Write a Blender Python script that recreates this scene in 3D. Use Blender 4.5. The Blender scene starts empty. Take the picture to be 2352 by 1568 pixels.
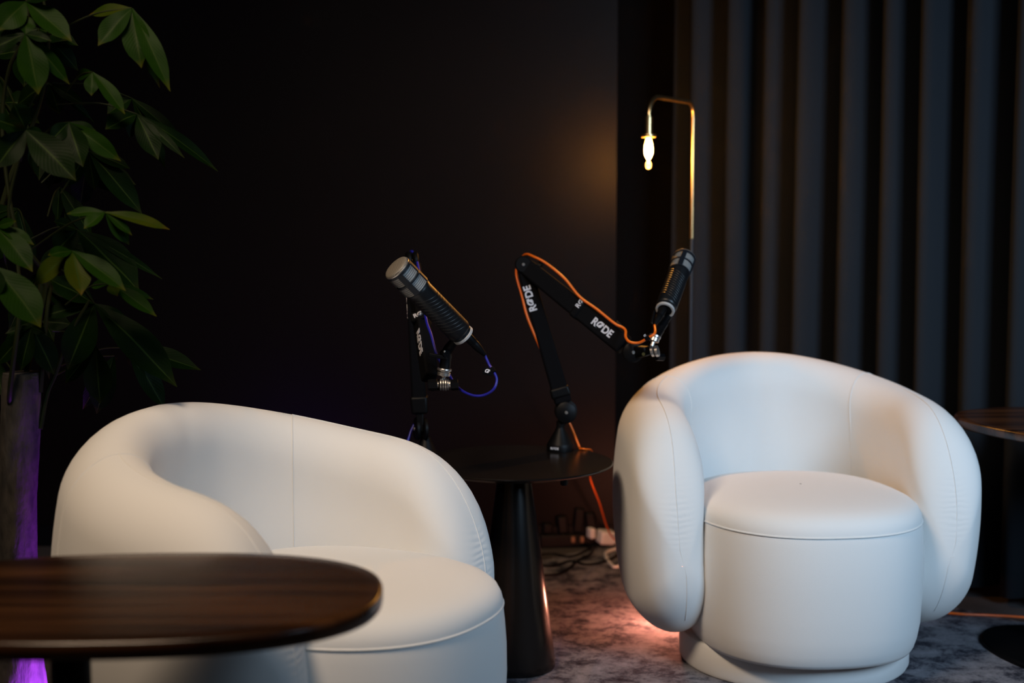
import bpy, math, random
import numpy as np
from mathutils import Vector, Matrix, Quaternion
R = math.radians
random.seed(4)
SC = bpy.context.scene
COL = SC.collection

# ------------------------------------------------------------------ camera, world, lights, exposure
FPX = 2352 * 50 / 36
CAM_H, PITCH = 1.11, R(5.22)
cd = bpy.data.cameras.new('camera')
cam = bpy.data.objects.new('camera', cd); COL.objects.link(cam)
cam.location = (0, 0, CAM_H)
cam.rotation_euler = (math.pi / 2 - PITCH, 0, 0)
cd.lens, cd.sensor_width, cd.sensor_fit = 50, 36, 'HORIZONTAL'
cd.clip_start = 0.05
cd.dof.use_dof = True
cd.dof.focus_distance = 3.02
cd.dof.aperture_fstop = 2.2
SC.camera = cam
SC.view_settings.view_transform = 'Standard'
SC.view_settings.look = 'None'
SC.view_settings.exposure = 0.0
SC.view_settings.gamma = 1.0
SC.view_settings.use_curve_mapping = False
w = bpy.data.worlds.new('world'); SC.world = w
w.use_nodes = True
w.node_tree.nodes['Background'].inputs[0].default_value = (0.35, 0.45, 0.7, 1)
w.node_tree.nodes['Background'].inputs[1].default_value = 0.004


def light(name, kind, loc, aim, power, color, size=0.1, size_y=None, spot=None, blend=0.6):
    d = bpy.data.lights.new(name, kind)
    d.energy, d.color = power, color
    if kind == 'AREA':
        d.size = size
        if size_y:
            d.shape = 'RECTANGLE'; d.size_y = size_y
        else:
            d.shape = 'DISK'
    else:
        d.shadow_soft_size = size
    if spot:
        d.spot_size, d.spot_blend = R(spot), blend
    o = bpy.data.objects.new(name, d); COL.objects.link(o)
    o.location = loc
    o.rotation_euler = (Vector(aim) - Vector(loc)).to_track_quat('-Z', 'Y').to_euler()
    return o


key = light('ceiling_key', 'AREA', (-0.95, 1.40, 3.12), (0.15, 3.05, 0.4), 20.5, (1.0, 0.76, 0.54), 1.0)
key.data.spread = R(78)
fill = light('cool_fill', 'AREA', (2.2, 0.7, 1.95), (0.95, 3.65, 0.80), 19.5, (0.52, 0.75, 1.0), 1.1, 1.2)  # cool light from the right, its source out of view
fill.data.spread = R(76)
light('floor_glow', 'POINT', (0.43, 3.78, 0.09), (0, 0, 0), 18, (1.0, 0.33, 0.20), 0.03)
light('purple_uplight', 'SPOT', (-0.80, 2.735, 0.05), (-0.96, 2.75, 0.35), 46, (0.42, 0.06, 1.0), 0.03, spot=95)
light('violet_wash', 'AREA', (-0.85, 3.5, 0.08), (-1.0, 4.7, 0.6), 0.9, (0.20, 0.05, 1.0), 0.25)


# ------------------------------------------------------------------ helpers
def at(px, py, Y):
    xr, yr = (px - 1176) / FPX, -(py - 784) / FPX
    d = Vector((xr, math.cos(PITCH) + yr * math.sin(PITCH), -math.sin(PITCH) + yr * math.cos(PITCH)))
    return Vector((0, 0, CAM_H)) + d * (Y / d.y)


def floor_at(px, py, z=0.0):
    xr, yr = (px - 1176) / FPX, -(py - 784) / FPX
    d = Vector((xr, math.cos(PITCH) + yr * math.sin(PITCH), -math.sin(PITCH) + yr * math.cos(PITCH)))
    return Vector((0, 0, CAM_H)) + d * ((z - CAM_H) / d.z)


class MB:
    def __init__(s): s.v, s.f, s.uv = [], [], {}

    def add(s, vs, fs):
        b = len(s.v)
        s.v += [tuple(v) for v in vs]
        s.f += [tuple(i + b for i in f) for f in fs]

    def grid(s, rows, close_u=False, close_v=False):
        n, m = len(rows), len(rows[0])
        fs = []
        for i in range(n if close_u else n - 1):
            for j in range(m if close_v else m - 1):
                a, b = i * m + j, i * m + (j + 1) % m
                c, d = ((i + 1) % n) * m + (j + 1) % m, ((i + 1) % n) * m + j
                fs.append((a, b, c, d))
        s.add([p for r in rows for p in r], fs)

    def lathe(s, prof, M=None, seg=32, cap=True):
        M = M or Matrix()
        rows = []
        for r, z in prof:
            rows.append([M @ Vector((r * math.cos(2 * math.pi * k / seg), r * math.sin(2 * math.pi * k / seg), z)) for k in range(seg)])
        b = len(s.v)
        s.grid(rows, close_v=True)
        if cap:
            n = len(rows)
            s.f.append(tuple(b + k for k in reversed(range(seg))))
            s.f.append(tuple(b + (n - 1) * seg + k for k in range(seg)))

    def tube(s, pts, rad, seg=10, cap=True):
        pts = [Vector(p) for p in pts]
        n = len(pts)
        rads = rad if isinstance(rad, (list, tuple)) else [rad] * n
        t0 = (pts[1] - pts[0]).normalized()
        ref = Vector((0, 0, 1)) if abs(t0.z) < .9 else Vector((1, 0, 0))
        u = t0.cross(ref).normalized()
        rows = []
        for i, p in enumerate(pts):
            t = (pts[min(i + 1, n - 1)] - pts[max(i - 1, 0)]).normalized()
            u = (u - t * u.dot(t)).normalized()
            v = t.cross(u)
            rows.append([p + (u * math.cos(2 * math.pi * k / seg) + v * math.sin(2 * math.pi * k / seg)) * rads[i] for k in range(seg)])
        b = len(s.v)
        s.grid(rows, close_v=True)
        if cap:
            s.f.append(tuple(b + k for k in reversed(range(seg))))
            s.f.append(tuple(b + (n - 1) * seg + k for k in range(seg)))

    def box(s, sx, sy, sz, M=None):
        M = M or Matrix()
        vs = [M @ Vector((x * sx / 2, y * sy / 2, z * sz / 2)) for x in (-1, 1) for y in (-1, 1) for z in (-1, 1)]
        s.add(vs, [(0, 1, 3, 2), (4, 6, 7, 5), (0, 4, 5, 1), (2, 3, 7, 6), (0, 2, 6, 4), (1, 5, 7, 3)])

    def build(s, name, mat, parent=None, smooth=True, bevel=0, bseg=3, angle=40):
        me = bpy.data.meshes.new(name)
        me.from_pydata(s.v, [], s.f)
        me.update()
        o = bpy.data.objects.new(name, me); COL.objects.link(o)
        if mat: me.materials.append(mat)
        if bevel:
            md = o.modifiers.new('bevel', 'BEVEL'); md.width = bevel; md.segments = bseg
            md.limit_method = 'ANGLE'; md.angle_limit = R(30)
        if smooth:
            me.polygons.foreach_set('use_smooth', [True] * len(me.polygons))
            if angle:
                try: me.set_sharp_from_angle(angle=R(angle))
                except Exception: pass
        if parent:
            o.parent = parent
            mb = parent.matrix_basis if parent.parent is None else None
            o.matrix_parent_inverse = world_of(parent).inverted()
        return o


def world_of(o):
    m = o.matrix_basis.copy()
    if o.parent:
        m = world_of(o.parent) @ o.matrix_parent_inverse @ m
    return m


def spline(pts, n=8):
    pts = [Vector(p) for p in pts]
    P = [pts[0] * 2 - pts[1]] + pts + [pts[-1] * 2 - pts[-2]]
    out = []
    for i in range(1, len(P) - 2):
        for k in range(n):
            t = k / n
            a, b, c, d = P[i - 1], P[i], P[i + 1], P[i + 2]
            out.append(0.5 * ((2 * b) + (c - a) * t + (2 * a - 5 * b + 4 * c - d) * t * t + (3 * b - a - 3 * c + d) * t ** 3))
    out.append(pts[-1])
    return out


def thing(name, label, cat, loc=(0, 0, 0), rotz=0, group=None):
    o = bpy.data.objects.new(name, None); COL.objects.link(o)
    o.location = loc; o.rotation_euler = (0, 0, rotz)
    o.empty_display_size = .1
    o['label'], o['category'] = label, cat
    if group: o['group'] = group
    return o


def tag(o, label, cat, group=None):
    o['label'], o['category'] = label, cat
    if group: o['group'] = group
    return o


def struct(name, mb, mat, **k):
    o = mb.build(name, mat, **k); o['kind'] = 'structure'
    return o


def frame(origin, zaxis, xhint=(1, 0, 0)):
    z = Vector(zaxis).normalized()
    x = Vector(xhint); x = (x - z * x.dot(z)).normalized()
    y = z.cross(x)
    M = Matrix((x, y, z)).transposed().to_4x4()
    M.translation = Vector(origin)
    return M


def lettering(body, size, M, mat, parent, name='lettering', bold=0.0, extr=0.0004, squeeze=1.0):
    cu = bpy.data.curves.new('t', 'FONT')
    cu.body, cu.size, cu.align_x, cu.align_y = body, size, 'CENTER', 'CENTER'
    cu.offset, cu.extrude = bold, extr
    tmp = bpy.data.objects.new('t', cu); COL.objects.link(tmp)
    dg = bpy.context.evaluated_depsgraph_get()
    me = bpy.data.meshes.new_from_object(tmp.evaluated_get(dg))
    bpy.data.objects.remove(tmp)
    me.materials.clear(); me.materials.append(mat)
    me.transform(M @ Matrix.Diagonal((squeeze, 1, 1, 1)))
    me.name = name
    o = bpy.data.objects.new(name, me); COL.objects.link(o)
    if parent:
        o.parent = parent; o.matrix_parent_inverse = world_of(parent).inverted()
    return o


# ------------------------------------------------------------------ materials
def mat(name, color, rough=0.6, metal=0.0, spec=0.5, emit=None, estr=0, coat=0, sheen=0):
    m = bpy.data.materials.new(name); m.use_nodes = True
    b = m.node_tree.nodes['Principled BSDF']
    b.inputs['Base Color'].default_value = (*color, 1)
    b.inputs['Roughness'].default_value = rough
    b.inputs['Metallic'].default_value = metal
    b.inputs['Specular IOR Level'].default_value = spec
    if coat: b.inputs['Coat Weight'].default_value = coat
    if sheen:
        b.inputs['Sheen Weight'].default_value = sheen
    if emit:
        b.inputs['Emission Color'].default_value = (*emit, 1)
        b.inputs['Emission Strength'].default_value = estr
    return m


def nodes(m): return m.node_tree.nodes, m.node_tree.links, m.node_tree.nodes['Principled BSDF']


def ramp(m, fac, stops):
    N, L, B = nodes(m)
    r = N.new('ShaderNodeValToRGB')
    e = r.color_ramp.elements
    while len(e) < len(stops): e.new(0.5)
    for el, (p, c) in zip(e, stops):
        el.position = p; el.color = (*c, 1)
    L.new(fac, r.inputs[0])
    return r.outputs[0]


def noise(m, scale, detail=4, vec=None, dist=0, rough=.5):
    N, L, B = nodes(m)
    n = N.new('ShaderNodeTexNoise')
    n.inputs['Scale'].default_value = scale; n.inputs['Detail'].default_value = detail
    n.inputs['Distortion'].default_value = dist; n.inputs['Roughness'].default_value = rough
    if vec is not None: L.new(vec, n.inputs['Vector'])
    return n.outputs[0]


def coords(m, which='Object', scale=(1, 1, 1), rot=(0, 0, 0)):
    N, L, B = nodes(m)
    t = N.new('ShaderNodeTexCoord'); mp = N.new('ShaderNodeMapping')
    mp.inputs['Scale'].default_value = scale; mp.inputs['Rotation'].default_value = rot
    L.new(t.outputs[which], mp.inputs['Vector'])
    return mp.outputs[0]


def bump(m, height, strength=.2, dist=.002):
    N, L, B = nodes(m)
    b = N.new('ShaderNodeBump'); b.inputs['Strength'].default_value = strength; b.inputs['Distance'].default_value = dist
    L.new(height, b.inputs['Height']); L.new(b.outputs[0], B.inputs['Normal'])


# white upholstery: fine woven relief
FAB = mat('white_upholstery', (0.74, 0.735, 0.72), .85, spec=.25, sheen=.15)
c = coords(FAB)
bump(FAB, noise(FAB, 700, 2, c), .18, .001)
FABG = mat('white_upholstery_gathered', (0.74, 0.735, 0.72), .85, spec=.25, sheen=.15)
N_, L_, B_ = nodes(FABG)
tc_ = N_.new('ShaderNodeTexCoord'); sx_ = N_.new('ShaderNodeSeparateXYZ'); L_.new(tc_.outputs['Object'], sx_.inputs[0])
def mth(op, a, b=None, c=None):
    n = N_.new('ShaderNodeMath'); n.operation = op
    for i, v in enumerate((a, b, c)):
        if v is None: continue
        if isinstance(v, (int, float)): n.inputs[i].default_value = v
        else: L_.new(v, n.inputs[i])
    return n.outputs[0]
wob_ = noise(FABG, 22, 2, tc_.outputs['Object'])
wave_ = mth('SINE', mth('MULTIPLY_ADD', sx_.outputs[2], 470.0, mth('MULTIPLY', wob_, 9.0)))
dz_ = mth('MULTIPLY', mth('SUBTRACT', sx_.outputs[2], .405), 14.0)
dx_ = mth('MULTIPLY', mth('SUBTRACT', mth('ABSOLUTE', sx_.outputs[0]), .338), 34.0)
msk_ = mth('POWER', 2.718, mth('MULTIPLY', mth('ADD', mth('MULTIPLY', dz_, dz_), mth('MULTIPLY', dx_, dx_)), -1.0))
msk_ = mth('MULTIPLY', msk_, mth('LESS_THAN', sx_.outputs[1], -.12))
weave_ = mth('MULTIPLY', noise(FABG, 700, 2, tc_.outputs['Object']), .12)
bump(FABG, mth('ADD', mth('MULTIPLY', wave_, msk_), weave_), .2, .0016)
PIPE = mat('upholstery_seam', (0.72, 0.715, 0.70), .85, spec=.2)

WALNUT = mat('walnut_wood', (.05, .025, .015), 0.27, spec=.5)
c = coords(WALNUT, scale=(1.2, 16, 4))
N_, L_, B_ = nodes(WALNUT)
L_.new(ramp(WALNUT, noise(WALNUT, 1.4, 6, c, .4), [(.32, (.009, .0035, .002)), (.5, (.032, .0125, .0055)), (.66, (.075, .031, .012))]), B_.inputs['Base Color'])
bump(WALNUT, noise(WALNUT, 30, 3, c), .05, .001)

CARPET = mat('distressed_carpet', (.1, .1, .11), .95, spec=.1)
c = coords(CARPET)
N_, L_, B_ = nodes(CARPET)
big = noise(CARPET, 10.0, 14, c, .2, .80)
L_.new(ramp(CARPET, big, [(.38, (.010, .011, .018)), (.455, (.060, .060, .076)), (.51, (.155, .152, .172)), (.68, (.28, .27, .30))]), B_.inputs['Base Color'])
bump(CARPET, noise(CARPET, 420, 2, c), .8, .004)

FLOOR = mat('concrete_floor', (.10, .09, .09), .55)
N_, L_, B_ = nodes(FLOOR)
L_.new(ramp(FLOOR, noise(FLOOR, 2.5, 6, coords(FLOOR)), [(.3, (.05, .046, .046)), (.7, (.10, .092, .092))]), B_.inputs['Base Color'])

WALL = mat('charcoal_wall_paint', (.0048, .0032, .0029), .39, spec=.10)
N_, L_, B_ = nodes(WALL)
bump(WALL, noise(WALL, 60, 3, coords(WALL)), .04, .002)
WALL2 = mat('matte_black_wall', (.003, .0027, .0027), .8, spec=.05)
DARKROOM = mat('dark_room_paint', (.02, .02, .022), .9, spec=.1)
CURT = mat('charcoal_curtain_cloth', (.020, .0235, .0285), .95, spec=.04)
N_, L_, B_ = nodes(CURT)
bump(CURT, noise(CURT, 500, 2, coords(CURT)), .3, .001)

BROWNBLACK = mat('bronze_black_lacquer', (.0065, .0048, .004), .23, spec=.4)
BLACK = mat('black_plastic', (.0025, .0025, .003), .46, spec=.14)
BLACKM = mat('black_fabric_sleeve', (.0022, .0022, .003), .8, spec=.08)
RUBBER = mat('black_rubber_grip', (.0045, .0055, .007), .38, spec=.4)
NAVY = mat('dark_blue_grey_metal', (.007, .010, .015), .42, metal=.1, spec=.35)
STEEL = mat('brushed_steel', (.5, .47, .44), .33, metal=.9)
LTGREY = mat('pale_grey_ring', (.42, .41, .40), .5)
WHITE = mat('white_print', (.55, .55, .6), .6)
WHITEP = mat('white_plastic', (.7, .66, .64), .4)
BRASS = mat('brushed_brass', (.75, .52, .25), .3, metal=1.0)
DKSTEEL = mat('blue_black_steel', (.03, .04, .055), .45, metal=.4)
ORANGE = mat('orange_cable', (.72, .13, .005), .42)
INDIGO = mat('indigo_cable', (.010, .011, .27), .4)
GOLD = mat('brass_screw', (.7, .45, .15), .25, metal=1)
TRUNK = mat('tree_bark', (.05, .04, .03), .85)
c = coords(TRUNK, scale=(1, 1, .35))
N_, L_, B_ = nodes(TRUNK)
L_.new(ramp(TRUNK, noise(TRUNK, 60, 8, c), [(.3, (.008, .007, .006)), (.7, (.045, .038, .031))]), B_.inputs['Base Color'])
bump(TRUNK, noise(TRUNK, 55, 8, c), .9, .006)
STEM = mat('green_stem', (.010, .014, .004), .6, spec=.1)
POT = mat('black_planter', (.01, .01, .011), .5)
SOIL = mat('potting_soil', (.02, .013, .008), .95)


def mesh_metal(name, col, cells):
    m = mat(name, col, .5, metal=.2)
    N, L, B = nodes(m)
    uv = N.new('ShaderNodeTexCoord')
    mp = N.new('ShaderNodeMapping'); mp.inputs['Scale'].default_value = cells
    mp.inputs['Rotation'].default_value = (0, 0, 0)
    L.new(uv.outputs['UV'], mp.inputs['Vector'])
    v = N.new('ShaderNodeTexVoronoi'); v.inputs['Scale'].default_value = 1; v.inputs['Randomness'].default_value = 0
    L.new(mp.outputs[0], v.inputs['Vector'])
    r = ramp(m, v.outputs['Distance'], [(.24, tuple(x * .05 for x in col)), (.40, col)])
    L.new(r, B.inputs['Base Color'])
    return m


GRILLE = mesh_metal('grey_grille_mesh', (.33, .33, .32), (84, 13, 1))
GRILLE_CAP = mesh_metal('warm_grille_mesh', (.27, .24, .20), (30, 30, 1))


def leaf_mat(name, a, b, tipc):
    m = mat(name, a, .48, spec=.04)
    N, L, B = nodes(m)
    uv = N.new('ShaderNodeTexCoord'); sp = N.new('ShaderNodeSeparateXYZ'); L.new(uv.outputs['UV'], sp.inputs[0])
    body = ramp(m, noise(m, 14, 3, coords(m)), [(.35, a), (.7, b)])
    tip = ramp(m, sp.outputs[1], [(.86, (0, 0, 0)), (1.0, (.8, .8, .8))])
    mx = N.new('ShaderNodeMix'); mx.data_type = 'RGBA'
    L.new(tip, mx.inputs[0]); L.new(body, mx.inputs[6]); mx.inputs[7].default_value = (*tipc, 1)
    mid = N.new('ShaderNodeMath'); mid.operation = 'SUBTRACT'; L.new(sp.outputs[0], mid.inputs[0]); mid.inputs[1].default_value = .5
    ab = N.new('ShaderNodeMath'); ab.operation = 'ABSOLUTE'; L.new(mid.outputs[0], ab.inputs[0])
    mr = ramp(m, ab.outputs[0], [(.012, (1, 1, 1)), (.035, (0, 0, 0))])
    m2 = N.new('ShaderNodeMix'); m2.data_type = 'RGBA'
    L.new(mr, m2.inputs[0]); L.new(mx.outputs[2], m2.inputs[6]); m2.inputs[7].default_value = (.018, .034, .006, 1)
    L.new(m2.outputs[2], B.inputs['Base Color'])
    # side veins: chevron relief
    ma = N.new('ShaderNodeMath'); ma.operation = 'MULTIPLY_ADD'; L.new(ab.outputs[0], ma.inputs[0]); ma.inputs[1].default_value = -.55; L.new(sp.outputs[1], ma.inputs[2])
    mu = N.new('ShaderNodeMath'); mu.operation = 'MULTIPLY'; L.new(ma.outputs[0], mu.inputs[0]); mu.inputs[1].default_value = 90
    si = N.new('ShaderNodeMath'); si.operation = 'SINE'; L.new(mu.outputs[0], si.inputs[0])
    bump(m, si.outputs[0], .05, .002)
    B.inputs['Transmission Weight'].default_value = 0
    return m


LEAFS = [leaf_mat('leaf_shaded_green', (.0016, .0068, .0008), (.003, .0105, .0012), (.012, .015, .001)),  # first two greens put shade and light into the leaf colour
         leaf_mat('leaf_lit_green', (.004, .0165, .0006), (.0075, .024, .0009), (.045, .042, .002)),
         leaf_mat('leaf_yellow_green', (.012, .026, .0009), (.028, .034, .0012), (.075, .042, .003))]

# ------------------------------------------------------------------ room shell
Z0, ZC = -0.012, 3.2
YW = 4.72
b = MB(); b.box(7.4, 7.6, .1, Matrix.Translation((.2, 2.0, Z0 - .05))); struct('floor', b, FLOOR, smooth=False)
b = MB(); b.box(7.4, 7.6, .1, Matrix.Translation((.2, 2.0, ZC + .05))); struct('ceiling', b, DARKROOM, smooth=False)
H = ZC - Z0; zc = (ZC + Z0) / 2
XE = at(1415, 600, YW).x
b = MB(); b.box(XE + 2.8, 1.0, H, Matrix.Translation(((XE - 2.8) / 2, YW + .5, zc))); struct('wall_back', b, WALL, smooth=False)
b = MB(); b.box(1.7, .1, H, Matrix.Translation((XE + .85, 5.15, zc))); struct('wall_recess', b, WALL2, smooth=False)
b = MB(); b.box(.1, 7.0, H, Matrix.Translation((-2.85, 1.7, zc))); struct('wall_left', b, DARKROOM, smooth=False)
b = MB(); b.box(6.6, .1, H, Matrix.Translation((.4, -1.75, zc))); struct('wall_front', b, DARKROOM, smooth=False)
b = MB(); b.box(.1, 7.0, H, Matrix.Translation((3.55, 1.7, zc))); struct('wall_right', b, DARKROOM, smooth=False)
b = MB(); b.box(XE + 2.8, .014, .07, Matrix.Translation(((XE - 2.8) / 2, YW - .007, Z0 + .035))); struct('baseboard_back', b, BLACK, smooth=False)

# diagonal wall behind the curtain
K0 = Vector((.85, 4.66, 0)); DK = Vector((.0996, -.102, 0))
tdir = DK.normalized(); ndir = Vector((-.102, -.0996, 0)).normalized()
M = frame(K0 + DK * 10 - ndir * .17 + Vector((0, 0, zc)), (0, 0, 1), tdir)
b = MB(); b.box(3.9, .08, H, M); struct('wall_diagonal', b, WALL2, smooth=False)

# carpet (rotated like the room corner)
ca = R(45)
b = MB(); rows = []
cc = Vector((.59, 5.08, 0)) - Vector((math.cos(ca), math.sin(ca), 0)) * 0
ex, ey = Vector((math.cos(ca), math.sin(ca), 0)), Vector((-math.cos(ca), math.sin(ca), 0))
p0 = Vector((.40, 4.77, 0))
ctr = p0 - ex * 1.55 - ey * 2.1
M = frame(ctr + Vector((0, 0, -.006)), (0, 0, 1), ex)
b.box(3.1, 4.2, .012, M)
tag(b.build('carpet', CARPET, bevel=.004), 'mottled grey and black carpet lying under the armchairs', 'carpet')

# curtain of deep round folds
b = MB(); rows = []
per = 26
k0, k1 = -2.75, 13
n = int((k1 - k0) * per)
zs = [0.015, .6, 1.2, 1.8, 2.4, 3.0, 3.16]
fold_amp = [.088 + .012 * math.sin(i * 2.3) for i in range(40)]
for z in zs:
    row = []
    for i in range(n + 1):
        k = k0 + (k1 - k0) * i / n
        ph = 2 * math.pi * (k - .18 + .035 * math.sin(k * 1.7) + .012 * math.sin(z * 2 + k))
        am = fold_amp[int(k + 5)] * (1 + .05 * math.sin(z * 1.5 + k))
        cw = math.cos(ph)
        off = am * (2 * ((1 + cw) / 2) ** 1.5 - 1)
        p = K0 + DK * (k + .16 * math.sin(ph)) + ndir * off
        row.append((p.x, p.y, z))
    rows.append(row)
b.grid(rows)
o = b.build('curtain', CURT, angle=0)
md = o.modifiers.new('cloth_thickness', 'SOLIDIFY'); md.thickness = .004; md.offset = 0
tag(o, 'floor-length charcoal curtain hanging in deep round folds', 'curtain')
b = MB(); b.tube([K0 + DK * (k0 - .1) + Vector((0, 0, 3.178)), K0 + DK * k1 + Vector((0, 0, 3.178))], .012, 12)
tag(b.build('curtain_rail', BLACK), 'black rail carrying the charcoal curtain at the ceiling', 'curtain rail')


# ------------------------------------------------------------------ armchairs
HB = .731          # back height
def sstep(a, b_, x):
    t = min(1, max(0, (x - a) / (b_ - a))); return t * t * (3 - 2 * t)


PLAN = spline([(x * .868, y * (.79 if y > 0 else 1.0), 0) for x, y in ((0, .345), (.13, .325), (.245, .255), (.325, .145), (.362, .015), (.368, -.11), (.352, -.235), (.345, -.275))], 30)
cum = [0.0]
for i in range(1, len(PLAN)): cum.append(cum[-1] + (PLAN[i] - PLAN[i - 1]).length)
LEN = cum[-1]


def plan_at(s):                     # s in 0..1 from the back centre to the arm tip
    d = s * LEN
    for i in range(1, len(cum)):
        if cum[i] >= d - 1e-9:
            t = (d - cum[i - 1]) / (cum[i] - cum[i - 1])
            p = PLAN[i - 1].lerp(PLAN[i], t)
            j0, j1 = max(i - 6, 0), min(i + 5, len(PLAN) - 1)
            tg = (PLAN[j1] - PLAN[j0]).normalized()
            if s < .02: tg = Vector((1, 0, 0))
            return p, tg
    return PLAN[-1], (PLAN[-1] - PLAN[-2]).normalized()


def shell_loop(s, sgn, nc=20, ns=14):
    p, tg = plan_at(s)
    nrm = Vector((-tg.y, tg.x, 0))              # outward for the +x half
    if nrm.dot(p - Vector((0, -.05, 0))) < 0: nrm = -nrm
    zb = .070 + .02 * s ** 3
    ztop = HB - .083 * sstep(.0, .8, s) - .02 * s ** 2
    e1 = max(0, (s - .66) / .34)
    zm = .285
    sh = math.sqrt(max(0, 1 - e1 ** 2.7))       # the arm front rounds over in profile
    zt = zm + (ztop - zm) * sh
    e2 = max(0, (s - .70) / .30)
    zb2 = zm - (zm - zb) * math.sqrt(max(0, 1 - e2 ** 3.2))
    e3 = max(0, (s - .84) / .16)
    a = (.076 + .008 * s) * math.sqrt(max(0, 1 - e3 ** 2.2))
    hz = max((zt - zb2) / 2, 1e-4); zc_ = (zt + zb2) / 2
    r = min(a * 1.25, hz)
    pts = []
    prof = []
    for k in range(nc): prof.append((math.cos(math.pi * k / nc), math.sin(math.pi * k / nc), 1))
    for k in range(ns): prof.append((-1, 0, 1 - 2 * k / ns))
    for k in range(nc): prof.append((-math.cos(math.pi * k / nc), -math.sin(math.pi * k / nc), -1))
    for k in range(ns): prof.append((1, 0, -1 + 2 * k / ns))
    for cx, cz, side in prof:
        z = zc_ + side * (hz - r) + cz * r
        zz = (z - .40) / .33
        bul = .052 * (1 - zz * zz)              # bulges outwards at mid height, tucks in at top and bottom
        if cx < 0: bul *= .75
        q = p + nrm * (a * cx + bul - .01)
        pts.append(Vector((q.x * sgn, q.y, z)))
    return pts


def superell(t, ax, ay_f, ay_b, pw=2.35):
    cx, sy = math.cos(t), math.sin(t)
    x = ax * math.copysign(abs(cx) ** (2 / pw), cx)
    y = (ay_f if sy < 0 else ay_b) * math.copysign(abs(sy) ** (2 / pw), sy)
    return x, y


def seat_ring(sc, z, n=72, inset=0):
    return [Vector((x, y - .135, z)) for x, y in (superell(2 * math.pi * k / n, .277 * sc, .312 * sc, .31 * sc) for k in range(n))]


def make_chair(label):
    t = thing('armchair', label, 'armchair', group='matching white armchairs')
    # one continuous upholstered shell: back and both arms
    S = [0, .03, .06] + [.06 + .84 * i / 44 for i in range(1, 45)] + [.92, .94, .955, .968, .978, .986, .992, .9965, .999, 1.0]
    b = MB(); rows = []
    for s in reversed(S): rows.append(shell_loop(s, -1))
    for s in S[1:]: rows.append(shell_loop(s, 1))
    # keep the loops' winding alike: mirror half already mirrored point by point
    b.grid(rows, close_v=True)
    b.build('backrest', FABG, t, angle=0)
    # seams: two across the shell, one along each arm's edge
    for sgn in (-1, 1):
        L = shell_loop(.42, sgn)
        cen = sum(L, Vector()) / len(L)
        sel = L[-12:] + L[:20 + 15]
        pts = [q + (q - Vector((cen.x, cen.y, q.z))).normalized() * .0004 for q in sel]
        b = MB(); b.tube(pts, .0012, 6); b.build('seam', PIPE, t)
        pts = []
        for i in range(60):
            s = .42 + (.9985 - .42) * i / 59
            L = shell_loop(s, sgn)
            pts.append(L[10] + Vector((0, 0, .0003)))
        for i in range(24):
            s = .9985 - .06 * i / 23
            L = shell_loop(s, sgn)
            pts.append(L[20 + 14 + 10] - Vector((0, 0, .0003)))
        b = MB(); b.tube(pts, .0012, 6); b.build('seam', PIPE, t)
    # seat: upholstered drum and domed cushion top, piping between
    b = MB(); rows = []
    for sc, z in [(.89, .066), (.925, .069), (.945, .078), (.968, .098), (.988, .13), (.998, .18), (1.008, .235), (1.005, .285), (.995, .325), (.986, .347), (.982, .352)]:
        rows.append(seat_ring(sc, .07 + (z - .068) * 1.09))
    b.grid(rows, close_v=True); b.build('seat_base', FAB, t, angle=0)
    b = MB(); rows = []
    for sc, z in [(.986, .352), (.985, .358), (.976, .368), (.953, .380), (.91, .390), (.83, .3985), (.69, .405), (.48, .409), (.25, .411), (.08, .4115), (.01, .4115)]:
        rows.append(seat_ring(sc, .07 + (z - .068) * 1.09))
    b.grid(rows, close_v=True); b.build('seat_cushion', FAB, t, angle=0)
    b = MB(); rg = seat_ring(.985, .07 + (.352 - .068) * 1.09)
    b.tube(rg + rg[:2], .0026, 8); b.build('piping', PIPE, t)
    # recessed round plinth
    b = MB(); b.lathe([(.27, .0), (.279, .002), (.283, .010), (.283, .066), (.279, .073), (.24, .075)], Matrix.Translation((0, -.095, 0)), 72)
    b.build('plinth', FAB, t)
    return t


def dup(root, label, loc, rz):
    r = root.copy(); COL.objects.link(r); r['label'] = label
    for ch in list(root.children):
        c_ = ch.copy(); COL.objects.link(c_); c_.parent = r
        for g in ch.children:
            d_ = g.copy(); COL.objects.link(d_); d_.parent = c_
    r.location = loc; r.rotation_euler = (0, 0, rz)
    return r


chair = make_chair('white rounded armchair standing in front of the charcoal curtain, facing the camera')
chair2 = dup(chair, 'cream-lit white rounded armchair half hidden by the walnut table', (-.45, 2.67, 0), R(64.5))
chair.location = (.691, 3.58, 0); chair.rotation_euler = (0, 0, R(7.5))

# ------------------------------------------------------------------ round side table
TC = Vector((.006, 3.405, 0)); TZ = .508
t = thing('side_table', 'round dark brown side table with cone foot between the two armchairs', 'side table', TC)
b = MB(); M = Matrix.Translation(TC)
b.lathe([(.10, TZ - .020), (.205, TZ - .016), (.234, TZ - .007), (.2385, TZ - .004), (.2385, TZ - .0015), (.237, TZ), (.05, TZ)], M, 96)
b.build('tabletop', BROWNBLACK, t, angle=30)
b = MB(); b.lathe([(.098, 0), (.1, .003), (.0995, .02), (.041, TZ - .035), (.0395, TZ - .028), (.0395, TZ - .02)], M, 64)
b.build('pedestal', BROWNBLACK, t)
b = MB(); b.lathe([(.007, TZ - .03), (.009, TZ - .027), (.009, TZ - .016)], Matrix.Translation(TC + Vector((.115, -.15, 0))), 16); b.build('screw', BLACK, t)


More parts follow.
